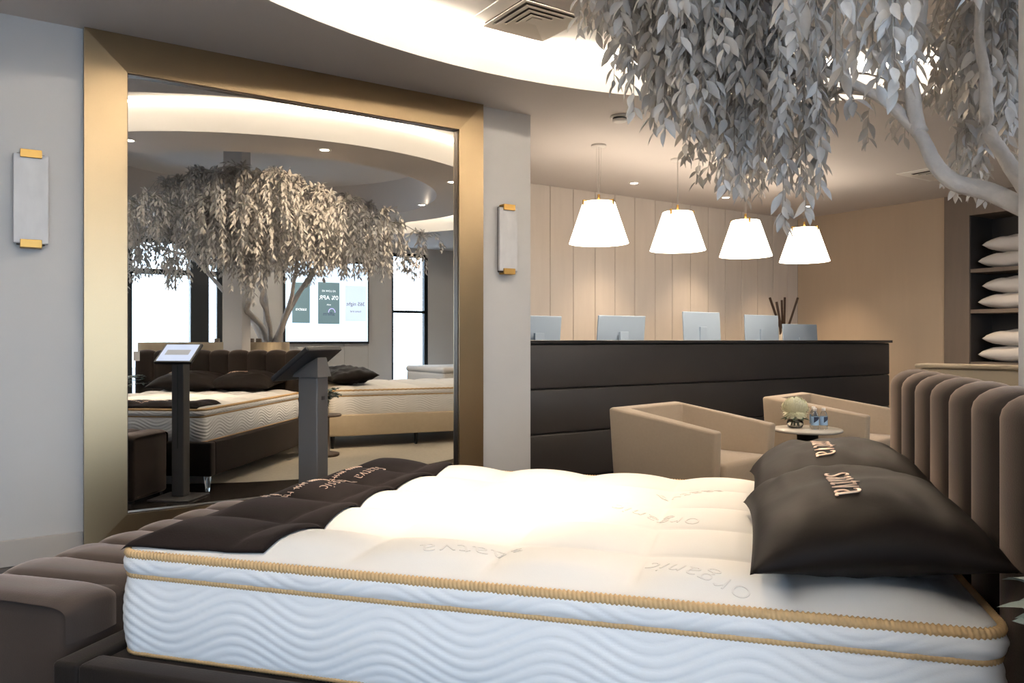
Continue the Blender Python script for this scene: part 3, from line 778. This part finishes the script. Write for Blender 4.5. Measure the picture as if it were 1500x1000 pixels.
LIMBS = {
 'A': ([[2.55,.37,1.05],[2.42,.60,1.25],[2.25,.80,1.37],[2.181,.892,1.412],[2.174,1.017,1.494],[2.151,1.092,1.529],[2.152,1.151,1.593],[2.17,1.199,1.687],[2.161,1.266,1.764],[2.156,1.329,1.823],[2.109,1.42,1.896],[2.023,1.537,1.969],[1.906,1.675,2.083],[1.8,1.806,2.255]], .036, .007),
 'B': ([[2.17,1.199,1.687],[2.171,1.223,1.798],[2.185,1.237,1.882],[2.244,1.246,1.995],[2.276,1.249,2.143],[2.256,1.263,2.343],[2.2,1.3,2.6]], .024, .008),
 'C': ([[2.56,.44,1.05],[2.46,.75,1.25],[2.364,.951,1.414],[2.303,.991,1.514],[2.311,1.046,1.617],[2.277,1.069,1.683],[2.32,1.1,1.83],[2.363,1.131,1.984],[2.357,1.136,2.14],[2.253,1.144,2.289],[2.15,1.12,2.6]], .030, .008),
 'D': ([[2.19,1.235,1.80],[2.361,1.433,1.894],[2.462,1.726,2.008],[2.382,1.899,2.123]], .020, .006),
 'E': ([[2.517,.447,1.0],[2.504,.439,1.541],[2.442,.397,1.728],[2.364,.466,1.979],[2.249,.629,2.32],[2.106,.775,2.572]], .040, .010),
 'F': ([[2.552,.53,1.0],[2.688,.621,1.39],[2.828,.654,1.653],[3.0,.648,1.886],[3.176,.765,2.151],[3.468,.839,2.354],[3.60,1.2,2.40]], .040, .008),
 'G': ([[2.58,.609,1.0],[2.60,.70,1.25],[2.639,.889,1.526],[2.649,1.015,1.806],[2.664,1.145,2.149],[2.66,1.262,2.484]], .034, .009),
 'H': ([[2.588,.254,1.0],[2.438,-.085,1.444],[2.241,-.336,1.685],[1.993,-.621,2.083],[1.859,-.71,2.331],[1.61,-.996,2.546],[1.361,-1.05,2.62]], .038, .008),
 'I': ([[1.993,-.621,2.083],[1.73,-1.036,2.186],[1.377,-1.25,2.28]], .022, .007),
 'J': ([[2.10,-.50,1.9],[1.75,-.30,2.2],[1.45,-.10,2.40],[1.15,-.10,2.45]], .022, .007),
 'K': ([[1.906,1.675,2.083],[1.80,1.45,2.16],[1.65,1.15,2.12],[1.48,.90,2.02]], .012, .006),
}
tr = thing('tree', 'whitewashed tree with drooping frosted leaves in the planter behind the headboard', 'tree')
nodes_ = []
for nm, (pts, r0, r1) in LIMBS.items():
    P_ = catmull(pts, 5); N_ = len(P_)
    P_ = [p+Vector((noise.noise(p*7), noise.noise(p*7+Vector((5, 0, 0))), 0))*.008*(0 if i in (0, N_-1) else 1) for i, p in enumerate(P_)]
    rad = [(r0+(r1-r0)*(i/(N_-1))**.8)*(1+.10*noise.noise(P_[i]*14)) for i in range(N_)]
    MB().tube(P_, rad, 10).obj('trunk' if nm in 'EFGH' else 'branch', 'bark', tr, True)
    nodes_ += [(p, rad[i]) for i, p in enumerate(P_) if p.z > 1.35]
CLUSTERS = [[1.693,1.997,2.369,0.25],[1.7,1.872,2.364,0.42],[1.693,1.756,2.272,0.5],[1.809,1.8,2.19,0.42],[1.706,1.628,2.263,0.5],[1.841,1.658,2.188,0.45],[1.927,1.721,2.059,0.3],[1.99,1.679,2.016,0.42],[1.743,1.483,2.232,0.4],[1.873,1.517,2.163,0.45],[1.954,1.583,1.958,0.42],[2.173,1.678,2.097,0.45],[2.023,1.537,1.917,0.4],[1.786,1.335,2.126,0.4],[2.189,1.547,2.016,0.22],[2.216,1.529,1.864,0.26],[1.544,1.015,1.932,0.3],[1.511,0.917,1.883,0.28],[1.438,0.845,1.861,0.25],[2.877,1.69,2.093,0.2],[2.888,1.443,2.222,0.32],[3.051,1.575,2.25,0.26],[2.51,1.214,2.23,0.42],[2.456,1.13,2.183,0.5],[2.597,1.156,2.146,0.4],[2.723,1.192,2.016,0.25],[2.949,1.402,2.125,0.28],[2.704,1.325,1.792,0.1],[1.983,1.924,2.206,0.3],[1.885,1.989,2.253,0.32],[2.041,1.765,2.233,0.4],[2.237,1.755,2.37,0.45],[1.656,1.541,2.174,0.38],[1.589,1.826,2.355,0.28],[1.072,-0.144,2.417,0.5],[1.212,-0.734,2.205,0.4],[1.137,-0.589,1.782,0.15],[1.279,-0.01,2.494,0.5],[1.344,-1.084,2.228,0.38],[1.39,-0.859,1.943,0.15],[1.384,0.081,2.568,0.5],[1.389,-0.374,2.364,0.5],[1.511,-1.036,2.059,0.2],[1.614,-0.291,2.808,0.5],[1.6,-0.489,2.564,0.5],[1.543,-0.41,2.27,0.45],[1.73,-0.272,2.992,0.5],[1.705,-0.343,2.628,0.5],[1.688,-0.202,2.296,0.46],[1.896,-0.293,3.025,0.5],[1.803,-0.016,2.585,0.5],[1.911,-0.501,2.352,0.43],[1.991,0.082,3.036,0.5],[2.192,-0.68,2.767,0.5],[2.033,-0.066,2.448,0.5],[2.249,-0.27,3.133,0.5],[2.087,0.075,2.746,0.5],[2.24,-0.656,2.523,0.5],[2.027,1.059,2.922,0.5],[2.097,0.807,2.658,0.5],[2.066,0.818,2.368,0.48],[2.159,1.164,2.857,0.5],[2.41,0.258,2.791,0.5],[2.291,0.673,2.348,0.5],[2.33,1.059,2.921,0.5],[2.523,0.424,2.749,0.5],[2.366,0.853,2.391,0.5],[2.521,0.799,2.968,0.5],[2.581,0.735,2.6,0.5],[2.634,0.696,2.305,0.5],[2.652,1.179,2.833,0.5],[2.822,0.593,2.593,0.5],[2.745,0.779,2.262,0.47],[2.929,0.865,2.834,0.5],[2.784,1.283,2.419,0.5],[2.7,1.251,2.155,0.41],[2.985,0.918,2.705,0.5],[3.035,1.033,2.424,0.5],[2.807,1.357,2.116,0.38],[3.035,1.414,2.552,0.5],[3.093,1.088,2.3,0.5],[3.091,1.271,2.001,0.24],[3.204,1.182,2.56,0.5],[3.249,1.243,2.236,0.46],[3.207,1.321,1.975,0.21],[3.429,1.07,2.587,0.5],[3.323,1.383,2.169,0.39],[3.465,1.388,2.455,0.5],[3.545,1.329,2.176,0.4],[3.707,1.237,2.367,0.5],[3.58,1.709,1.951,0.17],[3.906,1.419,2.247,0.37],[3.648,1.794,1.919,0.16],[1.078,1.293,2.343,0.42],[1.187,1.506,2.372,0.4],[1.326,1.42,2.513,0.42],[1.459,1.281,2.606,0.42],[1.445,1.412,2.243,0.42],[1.516,1.623,2.629,0.42],[1.512,1.438,2.285,0.42],[1.587,1.709,2.641,0.42],[1.646,1.633,2.298,0.42],[1.68,1.845,2.582,0.42],[1.703,1.756,2.331,0.42],[1.8,1.898,2.598,0.42],[1.892,1.615,2.422,0.42],[1.859,1.987,2.671,0.42],[1.886,1.881,2.355,0.42],[2.084,1.698,2.709,0.42],[2.059,1.697,2.398,0.42],[2.112,2.076,2.621,0.42],[2.124,2.021,2.288,0.42],[2.19,2.139,2.602,0.42],[2.317,1.696,2.332,0.42],[2.394,1.89,2.581,0.42],[2.316,2.154,2.23,0.42],[2.485,2.123,2.477,0.42],[2.491,2.124,2.224,0.42],[2.545,2.23,2.413,0.42],[2.574,2.07,2.083,0.38],[2.633,2.347,2.321,0.42],[2.68,2.203,2.091,0.38],[2.761,2.288,2.351,0.42],[2.748,2.449,1.951,0.15],[2.882,2.432,2.208,0.42],[2.943,2.237,1.976,0.22]]
def leaf_mesh():
    # unit leaf: stem at origin, tip at +Y, folded along the midrib and drooping
    prof = [(0, .0), (.12, .10), (.30, .215), (.50, .235), (.72, .165), (.88, .075), (1.0, 0)]
    vs, fs = [], []
    for t_, w_ in prof:
        z = -.10*t_*t_
        vs += [(-w_, t_, z+.35*w_), (0, t_, z), (w_, t_, z+.35*w_)]
    for i in range(len(prof)-1):
        a = 3*i; fs += [(a, a+1, a+4, a+3), (a+1, a+2, a+5, a+4)]
    me = bpy.data.meshes.new('leaf'); me.from_pydata(vs, [], fs); me.update()
    for p in me.polygons: p.use_smooth = True
    me.materials.append(M['leaf']); return me, vs, fs
LM_, LV, LF = leaf_mesh()
rnd = random.Random(11); mats = []; twig = MB()
for cx_, cy_, cz, ln in CLUSTERS:
    cz = cz if cz < 2.55 else 2.55+(cz-2.55)*.55; top = Vector((cx_, cy_, cz))
    # connect to the nearest limb
    q, qr = min(nodes_, key=lambda nd: (nd[0]-top).length+(.25 if nd[0].z > top.z else 0))
    mid = (q+top)/2+Vector((0, 0, .10*(q-top).length))
    twig.tube(catmull([q, mid, top], 4), [min(qr*.6, .007)+(.0032-min(qr*.6, .007))*i/8 for i in range(9)], 5)
    big = ln > .3
    for k in range(9 if big else 6):
        a = rnd.uniform(0, 2*math.pi); far = rnd.random() < .35; sp = (rnd.uniform(.10, .20) if far else rnd.uniform(.01, .08))*(1 if big else .7); L_ = ln*(rnd.uniform(.30, .6) if far else rnd.uniform(.6, 1.05))
        d = Vector((math.cos(a), math.sin(a), 0))
        p0 = top+Vector((rnd.uniform(-.04, .04), rnd.uniform(-.04, .04), rnd.uniform(-.04, .02)))
        pts = [p0, p0+d*sp*.55+Vector((0, 0, .035)), p0+d*sp*.95+Vector((0, 0, -L_*.35)), p0+d*sp*1.1+Vector((0, 0, -L_*.7)), p0+d*sp*1.05+Vector((0, 0, -L_))]
        pts = catmull(pts, 4); twig.tube(pts, [.0028-.0016*i/(len(pts)-1) for i in range(len(pts))], 3, False)
        tot = sum((b2-a2).length for a2, b2 in zip(pts, pts[1:])); nl = max(6, int(tot/.021)); 
        for j in range(nl):
            f = (j+.6)/nl*(len(pts)-1); i = min(int(f), len(pts)-2); p = pts[i].lerp(pts[i+1], f-i); tg = (pts[i+1]-pts[i]).normalized()
            sd = tg.cross(Vector((math.cos(a+j), math.sin(a+j), .2))).normalized()*(1 if j % 2 else -1)
            y = (tg*rnd.uniform(.45, .9)+sd*rnd.uniform(.55, .9)+Vector((0, 0, -.35))+d*.15).normalized()
            zx = Vector((rnd.uniform(-.6, .6), rnd.uniform(-.6, .6), 1))
            x = y.cross(zx).normalized(); z = x.cross(y)
            s_ = rnd.uniform(.048, .078)*(1 if j < nl-2 else .8); 
            pl_ = Matrix.Rotation(-BA, 3, 'Z') @ (p-post.location)
            if abs(pl_.x) < .15 and abs(pl_.y) < .15: continue
            mats.append(Matrix((( x.x*s_*.80, y.x*s_, z.x*s_, p.x), (x.y*s_*.80, y.y*s_, z.y*s_, p.y), (x.z*s_*.80, y.z*s_, z.z*s_, p.z), (0, 0, 0, 1))))
twig.obj('twigs', 'twig', tr, True, 'stuff')
fwd = Vector((math.sin(math.radians(33.6)), math.cos(math.radians(33.6)), 0)); rgt = Vector((fwd.y, -fwd.x, 0)); eye = Vector((0, 0, EYE))
def seen(mx):
    c = mx.translation-eye; t_ = c.dot(fwd)
    if t_ < .3: return 0
    u, v = c.dot(rgt)/t_, c.z/t_
    return mx.to_scale()[1]/t_ if abs(u) < .652 and abs(v) < .436 else 0
order = sorted(range(len(mats)), key=lambda i: -seen(mats[i])); front = set(order[:300])
for i in order[:300]:
    o = link('leaf', LM_, None, tr); o.matrix_local = mats[i]
vs, fs = [], []
for i in order[300:]:
    b0 = len(vs); mx = mats[i]
    vs += [mx @ Vector(v) for v in LV]; fs += [tuple(b0+k for k in f) for f in LF]
me = bpy.data.meshes.new('foliage'); me.from_pydata(vs, [], fs); me.update()
link('foliage', me, 'leaf', tr, True, 'stuff')

# ---------------------------------------------------------------- beds, table and display seen in the mirror or past the headboard
b2 = thing('upholstered_bed', 'cream upholstered bed reflected in the mirror, its headboard behind the armchairs', 'bed', (2.731, 1.445, 0), math.radians(10.5))
MB().box((.10, -.075, .13), (2.21, 0, .345), .012, 3).obj('side_rail', 'cream', b2, True)
MB().box((.10, -1.50, .13), (2.21, -1.43, .345), .012, 3).obj('side_rail', 'cream', b2, True)
MB().box((2.15, -1.43, .13), (2.22, -.075, .345), .012, 3).obj('foot_rail', 'cream', b2, True)
MB().box((.10, -1.43, .26), (2.15, -.075, .330)).obj('platform', 'cream', b2)
MB().box((0, -1.30, .10), (.095, .06, 1.012), .012, 3).obj('headboard', 'cream', b2, True)
MB().box((-.012, -1.315, 1.010), (.107, .075, 1.024), .005, 2).obj('headboard_piping', 'cream', b2, True)
for x, y in ((.16, -.05), (.16, -1.45), (2.15, -.05), (2.15, -1.45), (1.05, -.1)): MB().lathe([(.014, 0), (.024, .13)], 12, Matrix.Translation((x, y, 0))).obj('leg', 'black', b2)
m2 = thing('mattress', 'white mattress with gold cords on the cream bed, seen in the mirror', 'mattress', (2.731, 1.445, 0), math.radians(10.5))
L2, W2 = 2.03, 1.35
qm2, per2 = quilt_mesh(.012, .006, .005, L2, W2, .335, .535, .590)
OFF = Matrix.Translation((.115, -W2-.06, 0))
o = qm2; bmesh.ops.transform(o.bm, matrix=OFF, verts=o.bm.verts); o.obj('quilted_border', 'tick', m2, True)
tf2 = top_rows(L2, W2, 1, 1)
def top2(u, v):
    x, y = tf2(u, v); e_ = min(x, L2-x, y, W2-y)
    return Vector((x+.115, y-W2-.06, .590+(.03*(1-math.exp(-e_/.04))+.018*(abs(math.sin(x*10))*abs(math.sin(y*11.6)))**.5*smoothstep(0, .08, e_) if 0 < u < 1 and 0 < v < 1 else 0)))
MB().grid(top2, 80, 60).obj('quilted_top', 'tick', m2, True)
for z, r, nm in ((.590, .008, 'upper_cord'), (.535, .006, 'lower_cord')):
    q = cord_mesh(per2, z, .003, r, .012, pitch=.05); bmesh.ops.transform(q.bm, matrix=OFF, verts=q.bm.verts); q.obj(nm, 'cord', m2, True)
pm2, _ = pillow_mesh(.50, .68, .20, 4.2, 30, 30, .07, .01)
for dy, lb in ((-.47, 'dark satin pillow on the cream bed, on the mirror side'), (-1.15, 'dark satin pillow on the cream bed, on the window side')):
    o = link('bed_pillow', pm2, 'satin'); R2_ = Matrix.Rotation(math.radians(10.5), 4, 'Z')
    o.location = Vector((2.731, 1.445, 0))+(R2_ @ Vector((.42, dy, .715))); o.rotation_euler = (0, -.1, math.radians(10.5))
    tag(o, lb, 'pillow', 'pillows on the cream bed')
b3 = thing('upholstered_bed', 'white bed by the tall narrow window, far end of the mirror view', 'bed', (5.62, -2.55, 0), 0)
MB().box((0, 0, .12), (1.7, 1.3, .34), .015, 3).obj('base', 'pillow', b3, True)
MB().box((.02, .02, .342), (1.68, 1.28, .62), .05, 4).obj('mattress_body', 'pillow', b3, True)
MB().box((.01, .01, .60), (1.69, 1.29, .70), .045, 4).obj('duvet', 'pillow', b3, True)
MB().box((.9, .0, .702), (1.35, 1.305, .712), .004, 2).obj('folded_throw', 'kiosk', b3)
for x in (.08, 1.58):
    for y in (.08, 1.2): MB().box((x, y, 0), (x+.05, y+.05, .12)).obj('leg', 'black', b3)
# bedside table with a vase of grey green sprigs: one beyond our bed, seen in the mirror; one at the near side, at the picture edge
def sprig_vase(loc, rz, label, seed, lean, jit=.9, h0=.10, h1=.22):
    t = thing('sprig_vase', label, 'vase', loc, rz, 'vases of grey green sprigs')
    MB().lathe([(.030, 0), (.042, .02), (.044, .05), (.026, .085), (.030, .10), (.025, .10), (.021, .085), (.036, .05), (.001, .012)], 24, cap=False).obj('vase', 'stone', t, True)
    r_ = random.Random(seed); st = MB(); 
    for k in range(7):
        a = lean[0]+r_.uniform(-jit, jit); rch = lean[1]*r_.uniform(.55, 1.05); h = r_.uniform(h0, h1)
        d = Vector((math.cos(a), math.sin(a), 0)); pts = catmull([Vector((0, 0, .02)), Vector((0, 0, .09))+d*.008, Vector((0, 0, .09+h*.7))+d*rch*.45, Vector((0, 0, .09+h*.8))+d*rch], 4)
        st.tube(pts, .002, 5)
        for j in range(4, len(pts)):
            for sg in (-1, 1):
                p = pts[j]; sd = d.cross(Vector((0, 0, 1)))*sg
                y = (sd*.8+d*.5+Vector((0, 0, r_.uniform(-.4, .4)))).normalized(); x = y.cross(Vector((r_.uniform(-.4, .4), r_.uniform(-.4, .4), 1))).normalized(); z = x.cross(y); s_ = r_.uniform(.040, .058)
                o = link('leaf', TL, None, t); o.matrix_local = Matrix(((x.x*s_*1.2, y.x*s_, z.x*s_, p.x), (x.y*s_*1.2, y.y*s_, z.y*s_, p.y), (x.z*s_*1.2, y.z*s_, z.z*s_, p.z), (0, 0, 0, 1)))
    st.obj('stems', 'twig', t, True)
TL = LM_.copy(); TL.materials.clear(); TL.materials.append(M['teal'])
def nightstand(x, y, label):
    t = thing('nightstand', label, 'nightstand', bl(x, y), BA, 'dark round nightstands')
    MB().lathe([(.13, 0), (.14, .01), (.14, .03), (.05, .05), (.045, .36), (.06, .38), (.001, .38)], 28).obj('pedestal', 'wood', t, True)
    MB().lathe([(.001, .381), (.155, .381), (.16, .387), (.16, .395), (.155, .400), (.001, .400)], 36).obj('table_top', 'wood', t, True)
nightstand(1.75, 1.66, 'dark round nightstand beyond the bed, reflected beside the kiosk')
sprig_vase(bl(1.75, 1.66, .4005), 0, 'vase of sprigs on the nightstand beyond the bed, seen in the mirror', 5, (1.2, .16))
nightstand(1.835, -.59, 'dark round nightstand on the near side of the bed, by the headboard')
sprig_vase(bl(1.835, -.59, .4005), 0, 'vase of grey green sprigs at the near side of the bed, leaf touching the headboard', 8, (.50, .40), .16, .22, .34)
# large display on the window wall
tv = thing('wall_display', 'large bright wall display with three upright panels, seen in the mirror', 'display', (4.545, Y0+.012, 0))
MB().box((-.715, 0, 1.05), (.715, .05, 2.40), .004).obj('bezel', 'black', tv)
MB().box((-.69, .0505, 1.085), (.69, .0515, 2.365)).obj('screen', 'tv', tv)
for x in (-.225, .235): MB().box((x-.004, .0516, 1.085), (x+.004, .0522, 2.365)).obj('divider', 'tv3', tv)
def tvpanel(x0, x1, z0, z1, m, lines):
    p = MB().box((x0, .0517, z0), (x1, .0527, z1)).obj('screen_panel', m, tv)
    for txt, sz, z, mm in lines:
        me = text_mesh(txt, sz, .0003); xc = (x0+x1)/2
        for v in me.vertices: v.co = Vector((xc-v.co.x, .0532+v.co.z, z+v.co.y))   # faces into the room (+Y)
        link('screen_text', me, mm, p)
    return p
tvpanel(-.585, -.30, 1.38, 2.02, 'tv2', [('saatva', .075, 1.60, 'tvtxt')])
pnl = tvpanel(-.165, .195, 1.37, 2.04, 'tv2', [('AS LOW AS', .045, 1.90, 'tvtxt'), ('0% APR', .10, 1.79, 'tvtxt'), ('with', .04, 1.68, 'tvtxt'), ('affirm', .085, 1.53, 'tvtxtd')])
m_ = MB(); m_.tube([(.065+.055*math.cos(math.pi*k/12), .0535, 1.555+.065*math.sin(math.pi*k/12)) for k in range(13)], .007, 6); m_.obj('screen_arch', 'tvarch', pnl)
tvpanel(.295, .655, 1.42, 2.00, 'tv3', [('365 night', .085, 1.70, 'tvtxtd'), ('home trial', .045, 1.58, 'tvtxtd')])
